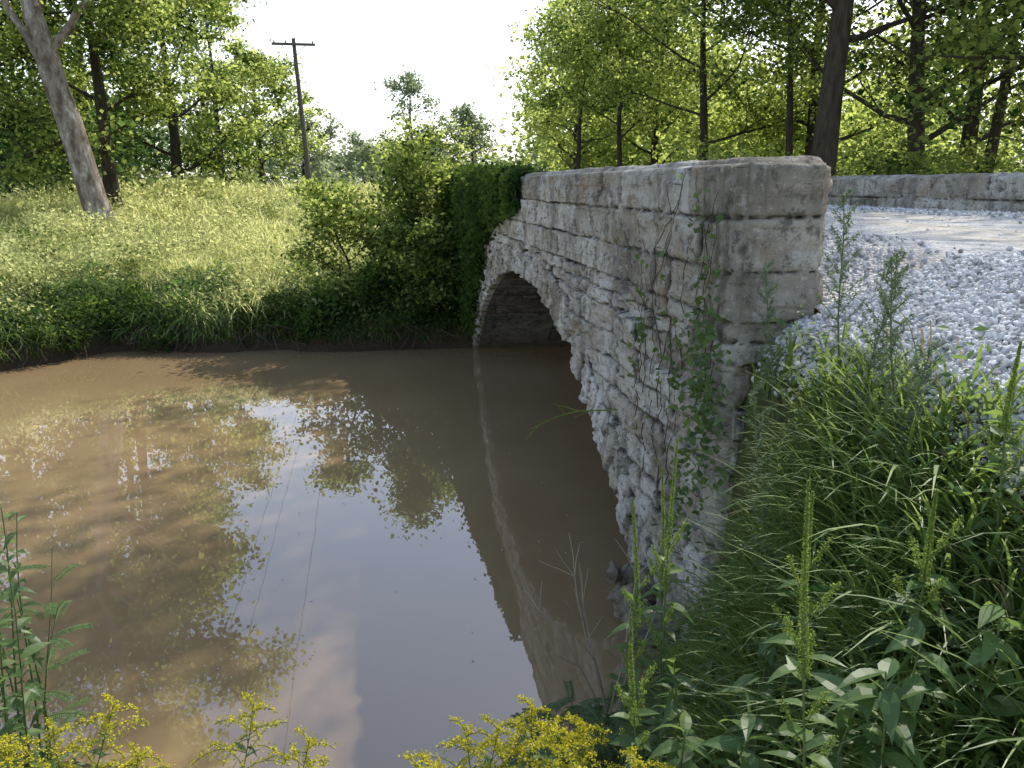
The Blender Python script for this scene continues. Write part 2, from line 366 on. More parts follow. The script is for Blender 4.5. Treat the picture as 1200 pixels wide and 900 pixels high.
def patch(name,U,Vv,pos,nrm,ring,edge=(0,0,0,0),off=0,lip=None,amp=1.0,mat=None):
    d,t,j=blockfun(U,Vv,ring,off)
    fd=np.ones_like(d)
    u0,u1,v0,v1=edge
    if u0: fd=fd*np.clip((U-U.min())/u0,0,1)
    if u1: fd=fd*np.clip((U.max()-U)/u1,0,1)
    if v0: fd=fd*np.clip((Vv-Vv.min())/v0,0,1)
    if v1: fd=fd*np.clip((Vv.max()-Vv)/v1,0,1)
    fd=np.sqrt(np.clip(fd,0,1));d=d*fd*amp;j=j*np.clip(fd*1.5,0,1)
    P=pos(U,Vv);Nn=nrm(U,Vv);P=P+Nn*d[...,None]
    if lip is not None:
        P0=pos(U[:,:1],Vv[:,:1])+lip;P=np.concatenate([P0,P],1);t=np.concatenate([t[:,:1],t],1);j=np.concatenate([j[:,:1],j],1)
    nu,nv=P.shape[:2];i=np.arange(nu-1)[:,None]*nv;k=np.arange(nv-1)[None]
    ac=Acc();ac.add(P,np.stack([i+k,i+nv+k,i+nv+k+1,i+k+1],-1).reshape(-1,4),0,t.ravel())
    return ac.build(name,[mat or M_stone],True,parent=bridge,extra={'joint':j.ravel()})
def cst(v): 
    v=np.array(v,float);return lambda U,V: np.broadcast_to(v,U.shape+(3,))
def facade(name,x,nx_,fine,off):
    k=np.linspace(0,1,fine);ycol=Y0+(Y1-Y0)*(k**1.5 if fine>300 else k)
    rows=230 if fine>300 else 50
    tt=np.linspace(0,1,rows);lo=np.maximum(intr(ycol),-.6)
    lo=lo+np.where(lo>-.3,.03*fbm(ycol*5,0*ycol,2.,3),0)
    U=np.repeat(ycol[:,None],rows,1);V=lo[:,None]+tt[None]*(TOP-lo)[:,None]
    patch(name,U,V,lambda U,V:np.stack([x+0*U,U,V],-1),cst((nx_,0,0)),True,(.016,.02,0,.016),off,lip=np.array([-nx_*.15,0,.02]))
facade('upstream_facade',WX,-1,860,0)
facade('downstream_facade',7.63,1,180,3)
def rect(u0,u1,v0,v1,du,dv):
    return np.meshgrid(np.linspace(u0,u1,int((u1-u0)/du)+2),np.linspace(v0,v1,int((v1-v0)/dv)+2),indexing='ij')
PT=.40
for nm,xa in (('upstream_parapet',WX),('downstream_parapet',7.23)):
    fi=.010 if xa<3 else .05
    U,V=rect(xa,xa+PT,-.5,TOP,fi,fi)
    patch(nm+'_end',U+1.45,V,lambda U,V:np.stack([U-1.45,Y0+0*U,V],-1),cst((0,-1,0)),False,(.016,.02,0,.016),7,amp=.7)
    patch(nm+'_far_end',U,V,lambda U,V:np.stack([U,Y1+0*U,V],-1),cst((0,1,0)),False,(.03,.03,0,.025),8)
    U,V=rect(Y0,Y1,0,PT,.03,fi)
    patch(nm+'_coping_top',U,zb[-2]+.03+V*.45,lambda U,V,xa=xa:np.stack([xa+(V-zb[-2]-.03)/.45,U,TOP+0*U],-1),cst((0,0,1)),False,(.016,.03,.01,.01),9,amp=.5)
    xi=xa+PT if xa<3 else xa;sg=1 if xa<3 else -1
    U,V=rect(Y0,Y1,2.2,TOP,.04,.02)
    patch(nm+'_road_face',U,V,lambda U,V,xi=xi:np.stack([xi+0*U,U,V],-1),cst((sg,0,0)),False,(.02,.03,0,.02),5)
th=np.linspace(-.8,.8,360);xv=np.linspace(WX+.02,7.62,200)
U,V=np.meshgrid(th*RR,xv,indexing='ij')
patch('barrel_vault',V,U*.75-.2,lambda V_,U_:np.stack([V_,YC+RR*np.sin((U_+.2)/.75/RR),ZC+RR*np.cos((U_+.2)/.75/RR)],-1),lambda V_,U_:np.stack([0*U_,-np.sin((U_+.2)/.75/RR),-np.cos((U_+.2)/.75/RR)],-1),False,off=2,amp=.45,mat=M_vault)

# ------------------------------------------------------------------ trees
def path(p,d,L,n,bend,rng,up=.0,wig=.12):
    P=[np.array(p,float)];d=np.array(d,float);d/=np.linalg.norm(d)
    for i in range(n):
        d=d+rng.normal(size=3)*wig+np.array([0,0,up]);d/=np.linalg.norm(d);P.append(P[-1]+d*L/n)
    return np.array(P)
def tree(name,x,y,h,spread,tr,leaf=.19,nl=14000,lo=.3,lean=(0,0),seed=1,bark=None,lm=None,nb=13,bright=.5,clump=.38,sink=.2,zb_=None,droop=0.,asp=.75):
    rng=np.random.default_rng(seed);a=Acc();z=float(H(x,y))-sink if zb_ is None else zb_
    n=9;t=np.linspace(0,1,n)
    P=np.stack([x+lean[0]*t+.15*tr*4*np.sin(t*5+seed)*t+.12*np.sin(t*9+seed*2)*t,y+lean[1]*t+.1*np.cos(t*4+seed)*t,z+h*t*.93],1)
    rad=tr*(1-t*.88)*(1+.35*np.exp(-t*18));tube(a,P,rad,12,0)
    C=[]
    for k in range(nb):
        tk=lo+(1-lo)*(k+rng.random()*.8)/nb;b=np.array([np.interp(tk,t,P[:,m]) for m in range(3)])
        az=k*2.4+rng.normal()*.4;el=rng.uniform(.15,.75)+.5*(tk-.5);q=(tk-lo)/(1-lo)
        L=spread*(.55+.6*math.sin(math.pi*min(1,.2+q*.75)))*rng.uniform(.75,1.2)*(1-.35*q)
        Q=path(b,(math.cos(az)*math.cos(el),math.sin(az)*math.cos(el),math.sin(el)),L,6,0,rng,.05-droop)
        r0=np.interp(tk,t,rad)*.42;tube(a,Q,np.linspace(r0,r0*.15+.006,7),6,0)
        for m in range(8):
            tm=rng.uniform(.2,1);bb=np.array([np.interp(tm,np.linspace(0,1,7),Q[:,c]) for c in range(3)])
            dd=unit(Q[-1]-Q[0])+rng.normal(size=3)*.75
            S=path(bb,dd,L*rng.uniform(.25,.5),4,0,rng,.02-droop);tube(a,S,np.linspace(r0*.25+.005,.004,5),4,0)
            for s_ in (2,3,4): C.append(S[s_])
        C.append(Q[-1])
    for k in range(8): C.append(P[-1]+rng.normal(size=3)*np.array([.5,.5,.4])*spread*.25)
    C=np.array(C);m=len(C);cw=rng.gamma(1.5,1,m);cw/=cw.sum()
    idx=rng.choice(m,nl,p=cw);sg=clump*spread/3.2*(.5+.9*rng.random(m))
    off=rng.normal(size=(nl,3))*sg[idx][:,None]*np.array([1,1,.55])
    D=C[idx]+off
    ct=rng.normal(0,.28,m)
    q=(D[:,2]-z)/h
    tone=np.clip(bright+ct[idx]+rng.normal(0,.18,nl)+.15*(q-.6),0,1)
    s=leaf*rng.uniform(.55,1.2,nl)
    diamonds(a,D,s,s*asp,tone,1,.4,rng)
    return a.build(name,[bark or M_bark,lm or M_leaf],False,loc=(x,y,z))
def sycamore():
    rng=np.random.default_rng(5);a=Acc();x,y=-7.6,25;z=1.0
    P=np.array([(x+.1,y,z),(x,y,z+.5),(x-.28,y,z+1.6),(x-.42,y,z+2.4),(x-.66,y,z+3.7),(x-.88,y,z+4.6),(x-1.02,y,z+5.4),(x-1.2,y,z+6.3),(x-1.6,y+.3,z+8.5),(x-1.5,y+.8,z+11),(x-1.2,y+1,z+14),(x-1,y+1,z+17)],float)
    rad=np.array([.52,.40,.36,.34,.33,.31,.31,.25,.2,.17,.12,.05]);tube(a,P,rad,18,0)
    C=[]
    limbs=[(P[6],(.75,0,.6),4.8,.14),(P[6]+np.array([-.05,0,-.3]),(-.8,.1,.75),5,.13),(P[8],(.7,.6,1),5,.16),(P[8],(-.9,-.4,.5),5,.16),(P[9],(.9,-.4,.6),4.8,.13),(P[9],(-.7,.7,.6),5,.13),(P[10],(.6,.5,.7),4,.1),(P[10],(-.8,0,.5),4.2,.1),(P[10],(.4,-.9,.5),4,.1),(P[11],(.3,.1,1),2,.05),(P[9],(.1,-1,.5),5,.12),(P[8],(1,.1,.35),4.2,.1)]
    for b,d,L,r in limbs:
        Q=path(b,d,L,9,0,rng,.05,.2);tube(a,Q,np.linspace(r,.025,10),9,0)
        for m in range(9):
            tm=rng.uniform(.3,1);bb=np.array([np.interp(tm,np.linspace(0,1,10),Q[:,c]) for c in range(3)])
            S=path(bb,unit(Q[-1]-Q[0])+rng.normal(size=3)*.7,L*rng.uniform(.25,.45),4,0,rng,.0);tube(a,S,np.linspace(.03,.008,5),4,0)
            C+= [S[2],S[3],S[4]]
    C=np.array(C);nl=22000;m=len(C);cw=rng.gamma(1.4,1,m)*(C[:,2]>z+6.2);cw/=cw.sum();idx=rng.choice(m,nl,p=cw)
    D=C[idx]+rng.normal(size=(nl,3))*.5*np.array([1,1,.6])
    tone=np.clip(.5+rng.normal(0,.25,m)[idx]+rng.normal(0,.15,nl),0,1);s=.21*rng.uniform(.6,1.2,nl)
    diamonds(a,D,s,s*.85,tone,1,.4,rng)
    a.build('sycamore_tree',[M_syc,M_leaf],False,loc=(x,y,z))
sycamore()
T=tree
# left woodland
T('elm_tree',-8.7,29.5,12,3.4,.26,seed=21,lo=.28,nl=18000,bright=.55,leaf=.165)
T('elm_tree',-12.0,28,13,4.2,.26,seed=22,lo=.12,nl=21000,bright=.42,leaf=.165)
T('elm_tree',-15.5,35,16,5,.35,seed=23,lo=.15,nl=17000,leaf=.22,bright=.45)
T('elm_tree',-12.3,39,16,4.6,.3,seed=24,lo=.15,nl=17000,bright=.5,leaf=.21)
T('hackberry_tree',-9.8,44,13.5,4.2,.3,seed=25,lo=.12,nl=17000,bright=.52,leaf=.22)
T('hackberry_tree',-9.0,52,12,4,.25,leaf=.25,seed=26,lo=.08,nl=13000,bright=.58)
T('hackberry_tree',-8.2,64,10,4,.25,leaf=.30,seed=27,lo=.08,nl=9000,bright=.6)
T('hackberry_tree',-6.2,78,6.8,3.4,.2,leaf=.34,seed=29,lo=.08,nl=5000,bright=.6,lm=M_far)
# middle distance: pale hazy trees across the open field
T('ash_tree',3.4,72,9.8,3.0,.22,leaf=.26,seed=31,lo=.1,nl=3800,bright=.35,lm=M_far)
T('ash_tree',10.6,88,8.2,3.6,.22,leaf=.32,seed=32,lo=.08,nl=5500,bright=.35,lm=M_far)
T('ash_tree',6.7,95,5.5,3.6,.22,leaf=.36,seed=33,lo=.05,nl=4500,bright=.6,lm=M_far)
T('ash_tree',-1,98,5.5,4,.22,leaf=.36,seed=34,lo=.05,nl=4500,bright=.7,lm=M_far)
# right woodland
T('maple_tree',10.0,40,9.5,3.6,.15,seed=41,lo=.3,nl=12000,bright=.65,leaf=.18,lean=(.5,0))
T('maple_tree',11.2,36,10.5,3.8,.15,seed=42,lo=.28,nl=13000,bright=.6,leaf=.18,lean=(-.6,0))
T('walnut_tree',10.6,18.2,17,5.6,.33,leaf=.15,seed=43,lo=.30,nl=31000,bright=.42,lean=(.2,0),nb=19)
T('maple_tree',12.6,30,12.5,4.8,.21,seed=44,lo=.26,nl=20000,bright=.55,lean=(-.6,0),leaf=.165)
T('maple_tree',15.0,20.5,14,5.0,.28,leaf=.15,seed=45,lo=.22,nl=24000,bright=.5,lean=(-1.5,0),nb=15)
T('walnut_tree',19,24,15,5.2,.3,seed=46,lo=.18,nl=16000,bright=.5,leaf=.2)
T('maple_tree',17.5,31,14,5.2,.3,seed=47,lo=.18,nl=15000,bright=.6,leaf=.22)
T('maple_tree',14.8,42,12,4.8,.25,leaf=.25,seed=48,lo=.15,nl=10000,bright=.7)
T('walnut_tree',23,19,16,5,.35,seed=49,lo=.15,nl=11000,bright=.5,leaf=.24)
T('maple_tree',15.5,13.5,16,4.6,.3,leaf=.19,seed=50,lo=.35,nl=14000,bright=.5)
T('maple_tree',13,52,11,4.6,.25,leaf=.3,seed=51,lo=.08,nl=7000,bright=.8)
T('locust_tree',13.6,25,13,3.4,.15,leaf=.15,seed=52,lo=.42,nl=12000,bright=.42,lean=(-.9,.3))
T('locust_tree',17.5,21.5,14,3.6,.2,leaf=.16,seed=53,lo=.42,nl=12000,bright=.42,lean=(1.2,0))
# shrubs on the far bank by the bridge
T('box_elder_shrub',.9,15.9,2.7,1.25,.045,leaf=.10,seed=61,lo=.08,nl=6500,bright=.6,nb=16,clump=.5,lean=(-.3,-.3))
T('box_elder_shrub',-.4,16.2,2.4,1.2,.04,leaf=.10,seed=62,lo=.05,nl=4400,bright=.65,nb=13,clump=.5,lean=(-.4,-.2))
T('box_elder_shrub',1.2,17.9,2.6,1.3,.045,leaf=.10,seed=63,lo=.1,nl=4000,bright=.55,nb=13)
T('box_elder_shrub',1.25,15.2,2.0,1.0,.04,leaf=.095,seed=64,lo=.05,nl=4200,bright=.45,nb=14,clump=.5,lean=(-.5,-.5))

def mass(name,blobs,leaf,mat,bright,seed,up=.4,clump=.16,ncl=26,asp=.7,tv=.2):
    rng=np.random.default_rng(seed);a=Acc()
    for (cx,cy,cz,rx,ry,rz_,n) in blobs:
        d=unit(rng.normal(size=(ncl,3)))*rng.uniform(.45,1,(ncl,1))
        C=np.array([cx,cy,cz])+d*np.array([rx,ry,rz_]);idx=rng.integers(0,ncl,n)
        D=C[idx]+rng.normal(size=(n,3))*np.array([rx,ry,rz_])*clump*1.2
        gz=H(D[:,0],D[:,1]);D[:,2]=np.maximum(D[:,2],gz+rng.uniform(0,.3,n))
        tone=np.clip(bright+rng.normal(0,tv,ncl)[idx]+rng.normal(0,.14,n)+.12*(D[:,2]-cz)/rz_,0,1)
        s=leaf*rng.uniform(.6,1.3,n);diamonds(a,D,s,s*asp,tone,0,up,rng)
    return a.build(name,[mat])
rb=np.random.default_rng(77)
bl=[]
for az in np.arange(-62,75,2.2):
    d=rb.uniform(115,150);r=math.radians(az);hh=rb.uniform(2.6,4.4)+(2.8 if abs(az+25)<20 or az>14 else 0)
    bl.append((math.sin(r)*d,math.cos(r)*d,2+hh*.8,rb.uniform(5,8),4,hh,900))
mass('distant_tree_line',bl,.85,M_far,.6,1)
bl=[(rb.uniform(-26,-11),rb.uniform(33,62),rb.uniform(3,7),3.2,3,3.2,1000) for k in range(22)]
mass('woodland_understory',bl,.34,M_leafdk,.5,2)
bl=[(rb.uniform(14,34),rb.uniform(32,60),rb.uniform(3,6.5),2.8,2.8,2.4,800) for k in range(28)]
mass('woodland_understory',bl,.27,M_leaf,.7,3)
bl=[(rb.uniform(14,45),rb.uniform(48,80),rb.uniform(4,11),5,4,5,900) for k in range(24)]
mass('woodland_backdrop',bl,.6,M_leaf,.75,4)
bl=[(rb.uniform(-13,-6),rb.uniform(32,60),rb.uniform(1.8,2.8),1.8,1.8,1.2,600) for k in range(18)]
mass('field_edge_brush',bl,.24,M_mead,.3,5)
bl=[(x_,rb.uniform(16,24),rb.uniform(2.6,3.3),1.3,1.5,1.1,900) for x_ in np.arange(8.8,24,1.0)]
mass('roadside_brush',bl,.14,M_leaf,.5,6)

bl=[(x_,15.4+rb.uniform(-.3,.3),rb.uniform(.5,1.0)+.5*(x_+.6)/2,rb.uniform(.35,.6),.5,rb.uniform(.35,.6),850) for x_ in np.arange(-1.4,1.7,.33)]
bl+=[(1.2,14.95,.8,.4,.3,.5,1200),(.8,15.7,2.0,.7,.6,.6,1300)]
mass('bank_brush',bl,.10,M_ivy,.5,8)
bl=[]
for x_ in np.arange(-8.2,-.8,.30):
    y_=float(yf_(x_))+rb.uniform(.1,.9);bl.append((x_,y_,float(H(x_,y_))+rb.uniform(.0,.35),rb.uniform(.25,.65),.4,rb.uniform(.18,.55),420))
mass('bank_scrub',bl,.08,M_ivy,.5,12,ncl=16,tv=.25)
bl=[]
for k in range(80):
    x_=rb.uniform(-11,1);y_=rb.uniform(16.3,36);s_=rb.uniform(.2,.75)*(1+(y_-16)/30);bl.append((x_,y_,float(H(x_,y_))+.3*s_,s_,s_,s_*rb.uniform(.5,.9),280))
mass('meadow_scrub',bl,.10,M_mead,.38,13,ncl=14,tv=.3)
# ivy spilling in loose strands over the far parapet and down the stonework
ri=np.random.default_rng(91);a=Acc();bl=[]
for k in range(130):
    yy=ri.uniform(9.9,17.3)**1.0;q=(yy-9.7)/7.5
    if ri.random()>.35+.9*q: continue
    L=ri.uniform(.25,.6)+ri.uniform(.2,1.7)*q;x0=WX+ri.uniform(-.02,.3);nseg=9
    s=np.linspace(0,1,nseg);wob=np.cumsum(ri.normal(0,.05,nseg))
    Q=np.stack([np.where(s<.15,x0*(1-s/.15)+(WX-.13)*s/.15,WX-.13-.30*q*np.sin(s*2.6)*ri.uniform(.3,1)),yy+wob,TOP+.06-L*np.clip(s-.1,0,1)],1)
    tube(a,Q,np.linspace(.008,.003,nseg),4,1)
    n=int(90+330*L*(.6+.6*q));u=ri.uniform(0,1,n);C=np.stack([np.interp(u,s,Q[:,c]) for c in range(3)],1)+ri.normal(size=(n,3))*np.array([.05,.10,.06])*(.6+.8*q)
    C[:,0]=np.where(C[:,2]<TOP-.02,np.minimum(C[:,0],WX-.08),C[:,0]);sz=ri.uniform(.05,.105,n)
    diamonds(a,C,sz,sz*.85,np.clip(.5+ri.normal(0,.2)+ri.normal(0,.17,n),0,1),0,.1,ri)
for yy in np.arange(12.6,17.3,.4):
    for zc_,rr in ((2.6,.45),(1.8,.45),(1.0,.4)):
        if zc_<1.5 and yy<14.2: continue
        if zc_<2.2 and yy<13.4: continue
        n=650;C=np.array([WX-.18,yy,zc_])+ri.normal(size=(n,3))*np.array([.10,.22,.26]);C[:,0]=np.minimum(C[:,0],WX-.06);sz=ri.uniform(.05,.1,n)
        diamonds(a,C,sz,sz*.85,np.clip(.4+ri.normal(0,.2)+ri.normal(0,.15,n),0,1),0,.1,ri)
a.build('ivy_vine',[M_ivy,M_vine])

# ------------------------------------------------------------------ meadow and bank vegetation
def ground_pts(n,x0,x1,y0,y1,rng=R):
    x=rng.uniform(x0,x1,n);y=rng.uniform(y0,y1,n);z=H(x,y);return x,y,z
a=Acc()
for (n,y0,y1,x0,x1,hh,w) in ((46000,14,23,-9,2.0,.42,.026),(32000,22,34,-13,1.6,.6,.04),(18000,33,60,-14,2,.75,.08),(9000,13,30,-20,-8.5,.55,.04)):
    x,y,z=ground_pts(n,x0,x1,y0,y1);k=z>.25;x,y,z=x[k],y[k],z[k];m=len(x)
    pat=fbm(x*.35,y*.25,2.);p2=fbm(x*1.3,y*1.0,11.)
    blades(a,np.stack([x,y,z-.05],1),hh*R.uniform(.4,1.3,m)*np.clip(1+.8*pat+1.3*p2,.2,2.3),R.uniform(0,6.28,m),R.uniform(.15,.8,m),w*R.uniform(.7,1.4,m),np.clip(.68+.5*pat+.5*p2+R.normal(0,.2,m),0,1),0,4)
for (n,y0,y1,x0,x1,s) in ((42000,14.5,24,-9,2,.085),(26000,24,42,-13,1.5,.14)):
    x,y,z=ground_pts(n,x0,x1,y0,y1);k=z>.25;x,y,z=x[k],y[k],z[k];m=len(x);pat=fbm(x*.9,y*.7,7.)
    hh=R.uniform(0,1,m)*np.clip(.4+1.3*pat,.05,1.3);ss=s*R.uniform(.6,1.4,m)
    diamonds(a,np.stack([x,y,z+np.maximum(hh,.02)],1),ss,ss*.5,np.clip(.6+.7*pat+R.normal(0,.18,m),0,1),0,.5)
a.build('meadow_grass',[M_mead])
a=Acc()
x,y,z=ground_pts(1600,-11,1,22,48);c=fbm(x*.3,y*.3,5.);k=c>.2;x,y,z=x[k],y[k],z[k]
P=np.stack([x,y,z+R.uniform(.5,.9,len(x))],1)
D=np.repeat(P,7,0)+R.normal(size=(len(P)*7,3))*.07;diamonds(a,D,.05,.04,np.clip(R.normal(.5,.2,len(D)),0,1))
a.build('meadow_goldenrod',[M_gold])
a=Acc()
x=R.uniform(-9,1.8,18000);y=yf_(x)+R.uniform(-.1,2.0,len(x));z=H(x,y);cl=fbm(x*.9,y*.9,21.);k=(z>.08)&(R.random(len(x))<.5+1.2*cl);x,y,z,cl=x[k],y[k],z[k],cl[k];m=len(x)
blades(a,np.stack([x,y,z],1),R.uniform(.15,.55,m)*(1+cl),R.normal(-1.57,.9,m),R.uniform(.4,1.3,m),.022,np.clip(R.normal(.35,.2,m)+.5*cl,0,1),0,4,.8)
x=R.uniform(-9,1.8,24000);y=yf_(x)+R.uniform(-.15,2.4,len(x));z=H(x,y);pat=fbm(x*1.3,y*1.3,3.);k=(z>.05)&(R.random(len(x))<.5+1.2*pat);x,y,z,pat=x[k],y[k],z[k],pat[k];m=len(x)
s=R.uniform(.05,.11,m);diamonds(a,np.stack([x,y,z+R.uniform(0,.6,m)*np.clip(.6+pat,0.1,2)],1),s,s*.6,np.clip(.35+.6*pat+R.normal(0,.15,m),0,1))
a.build('far_bank_weeds',[M_weed])
a=Acc()
for k in range(110):
    x_=R.uniform(-7,1.5);y_=float(yf_(x_))+.3;Q=path((x_,y_,.45),(R.normal()*.7,-.6,-.35),R.uniform(.4,.9),5,0,R,-.1,.25);tube(a,Q,np.linspace(.016,.005,6),4)
a.build('exposed_roots',[M_vine])

# ------------------------------------------------------------------ foreground bank
def hz(x,y): return float(H(x,y))
a=Acc()
def tuft(cx,cy,n,hh,spr=.14,dirb=None,mat=0,tone=.5,w=.015):
    x=cx+R.normal(0,spr,n);y=cy+R.normal(0,spr,n);x=np.where(y>3.7,np.minimum(x,1.72),x);z=H(x,y)
    az=R.uniform(0,6.28,n) if dirb is None else R.normal(dirb,.95,n)
    k=(z>.1);x,y,z,az=x[k],y[k],z[k],az[k];n=len(x)
    blades(a,np.stack([x,y,z-.03],1),hh*R.uniform(.5,1.25,n),az,R.uniform(.25,.95,n),w*R.uniform(.6,1.6,n),np.clip(tone+R.normal(0,.2,n),0,1),mat,7,R.uniform(.2,.7,n))
for k in range(120):
    cx=R.uniform(1.2,1.96);cy=R.uniform(1.3,3.7)
    tuft(cx,cy,50,R.uniform(.32,.52)*(1 if cx<1.8 else .65),.09,3.7,0,R.uniform(.45,.95))
for k in range(30):
    cx=R.uniform(.3,1.4);cy=R.uniform(1.2,3.1);tuft(cx,cy,34,R.uniform(.22,.38),.12,4.4,0,R.uniform(.4,.7),.011)
for k in range(40):
    cx=R.uniform(-2.6,.3);cy=R.uniform(1.2,3.2);tuft(cx,cy,30,R.uniform(.2,.36),.14,None,0,.5,.010)
for k in range(20):
    cx=R.uniform(1.3,2.0);cy=R.uniform(1.5,3.4);tuft(cx,cy,14,R.uniform(.3,.45),.12,3.6,1,.4,.008)
a.build('bank_grass',[M_grass,M_dry])
a=Acc()
n=36000;x=R.uniform(-3.2,1.98,n);y=R.uniform(.9,4.7,n);z=H(x,y);k=(z>.06)&~((x>1.75)&(y>3.7));x,y,z=x[k],y[k],z[k];m=len(x);pat=fbm(x*2,y*2,6.)
s=R.uniform(.02,.055,m);diamonds(a,np.stack([x,y,z+R.uniform(0,.32,m)*(1+.8*pat)],1),s,s*.5,np.clip(.5+.5*pat+R.normal(0,.2,m),0,1),0,.7)
a.build('bank_ground_cover',[M_weed])

def stemplant(name,x,y,h,kind,lean=(0,0),seed=0,L=.1,nlf=26,z0=None):
    rng=np.random.default_rng(seed+900);a=Acc();z=hz(x,y)-.03 if z0 is None else z0
    t=np.linspace(0,1,9);P=np.stack([x+lean[0]*t**1.7+.015*np.sin(t*6+seed),y+lean[1]*t**1.7+.015*np.cos(t*5+seed),z+h*t],1)
    rs={'gold':.004,'rag':.005,'broad':.006,'sage':.005,'fine':.004}[kind]
    tube(a,P,np.linspace(rs,rs*.35,9),6,0)
    tb=rng.normal(0,.12)
    def at(q): return np.stack([np.interp(q,t,P[:,c]) for c in range(3)],-1)
    def ring_leaves(q,L_,W_,el,tone,mat=1,droop=.35):
        n=len(q);az=np.arange(n)*2.4+rng.normal(0,.5,n);O=at(q);el=el+rng.normal(0,.25,n)
        A=np.stack([np.cos(az)*np.cos(el),np.sin(az)*np.cos(el),np.sin(el)+0*az],1)
        N=np.tile([0,0,1.],(n,1))+rng.normal(0,.3,(n,3))
        leaves(a,O,A,N,L_*rng.uniform(.6,1.2,n),W_*rng.uniform(.8,1.2,n),np.clip(tone+tb+rng.normal(0,.15,n),0,1),mat,droop*rng.uniform(.4,1.8,n),.3)
    if kind=='gold':
        q=np.linspace(.15,.88,nlf);ring_leaves(q,L*(1.15-.5*q),.017,.35,.65)
        for k in range(15):
            q0=.74+.26*k/15;az=k*2.4;Ls=.17*(1.15-(q0-.74)/.26*.75)*rng.uniform(.6,1.2)
            o=at(np.array([q0]))[0];s=np.linspace(0,1,8)
            Q=np.stack([o[0]+math.cos(az)*Ls*s,o[1]+math.sin(az)*Ls*s,o[2]+Ls*(.75*s-.75*s**2.2)],1);tube(a,Q,.0015,4,0)
            m=60;u=rng.uniform(.15,1,m);D=np.stack([np.interp(u,s,Q[:,c]) for c in range(3)],1)+rng.normal(size=(m,3))*.006;D[:,2]+=.006
            diamonds(a,D,.010,.007,np.clip(rng.normal(.5,.25,m),0,1),2,.4,rng)
        m=120;u=rng.uniform(.9,1.02,m);D=at(np.clip(u,0,1))+rng.normal(size=(m,3))*.008;diamonds(a,D,.009,.006,np.clip(rng.normal(.5,.25,m),0,1),2,.4,rng)
        mats=[M_stem,M_weed,M_gold]
    elif kind=='rag':
        q=np.linspace(.1,.72,nlf);ring_leaves(q,L,.35*L,.3,.6)
        m=900;q0=.66;u=rng.uniform(q0,1,m);D=at(u);th=rng.uniform(0,6.28,m);r=.011*(1.15-(u-q0)/(1-q0))
        D=D+np.stack([np.cos(th)*r,np.sin(th)*r,0*r],1);diamonds(a,D,.008,.006,np.clip(rng.normal(.5,.2,m),0,1),2,.3,rng)
        for k in range(6):
            o=at(np.array([.45+.06*k]))[0];az=k*2.4;s=np.linspace(0,1,6);Ls=.13
            Q=np.stack([o[0]+math.cos(az)*Ls*.5*s,o[1]+math.sin(az)*Ls*.5*s,o[2]+Ls*s],1);tube(a,Q,.0015,4,0)
            m=160;u=rng.uniform(.3,1,m);D=np.stack([np.interp(u,s,Q[:,c]) for c in range(3)],1)+rng.normal(size=(m,3))*.005
            diamonds(a,D,.007,.006,np.clip(rng.normal(.5,.2,m),0,1),2,.3,rng)
        mats=[M_stem,M_weed,M_bud]
    elif kind=='broad':
        q=np.linspace(.25,1,nlf);ring_leaves(q,L,.38*L,.35,.55,1,.45);mats=[M_stem,M_weed,M_bud]
    elif kind=='sage':
        q=np.linspace(.1,.75,nlf);ring_leaves(q,L,.25*L,.4,.5)
        for k in range(22):
            q0=.3+.7*k/22;o=at(np.array([q0]))[0];az=k*2.4;s=np.linspace(0,1,5);Ls=.16*(1.3-q0)
            Q=np.stack([o[0]+math.cos(az)*Ls*s*.7,o[1]+math.sin(az)*Ls*s*.7,o[2]+Ls*s*.8],1);tube(a,Q,.0013,4,0)
            m=60;u=rng.uniform(.1,1,m);D=np.stack([np.interp(u,s,Q[:,c]) for c in range(3)],1)+rng.normal(size=(m,3))*.006
            diamonds(a,D,.014,.006,np.clip(rng.normal(.5,.2,m),0,1),1,.3,rng)
        mats=[M_stem,M_sage]
    elif kind=='fine':
        for k in range(12):
            q0=.25+.75*k/12;o=at(np.array([q0]))[0];az=k*2.4+seed;s=np.linspace(0,1,6);Ls=L*(1.2-.5*q0)
            Q=np.stack([o[0]+math.cos(az)*Ls*s,o[1]+math.sin(az)*Ls*s,o[2]+Ls*(.5*s-.35*s*s)],1);tube(a,Q,.0015,4,0)
            m=36;u=np.repeat(np.linspace(.12,1,m//2),2);O=np.stack([np.interp(u,s,Q[:,c]) for c in range(3)],1)
            sd=np.tile([1,-1],m//2);pe=np.array([-math.sin(az),math.cos(az),0]);A=sd[:,None]*pe+np.array([math.cos(az),math.sin(az),.1])*.6
            leaves(a,O,A,np.tile([0,0,1.],(m,1)),.032,.009,np.clip(rng.normal(.5,.15,m),0,1),1,.2,.2)
        mats=[M_stem,M_weed]
    return a.build(name,mats,False,loc=(x,y,z))
gi=0
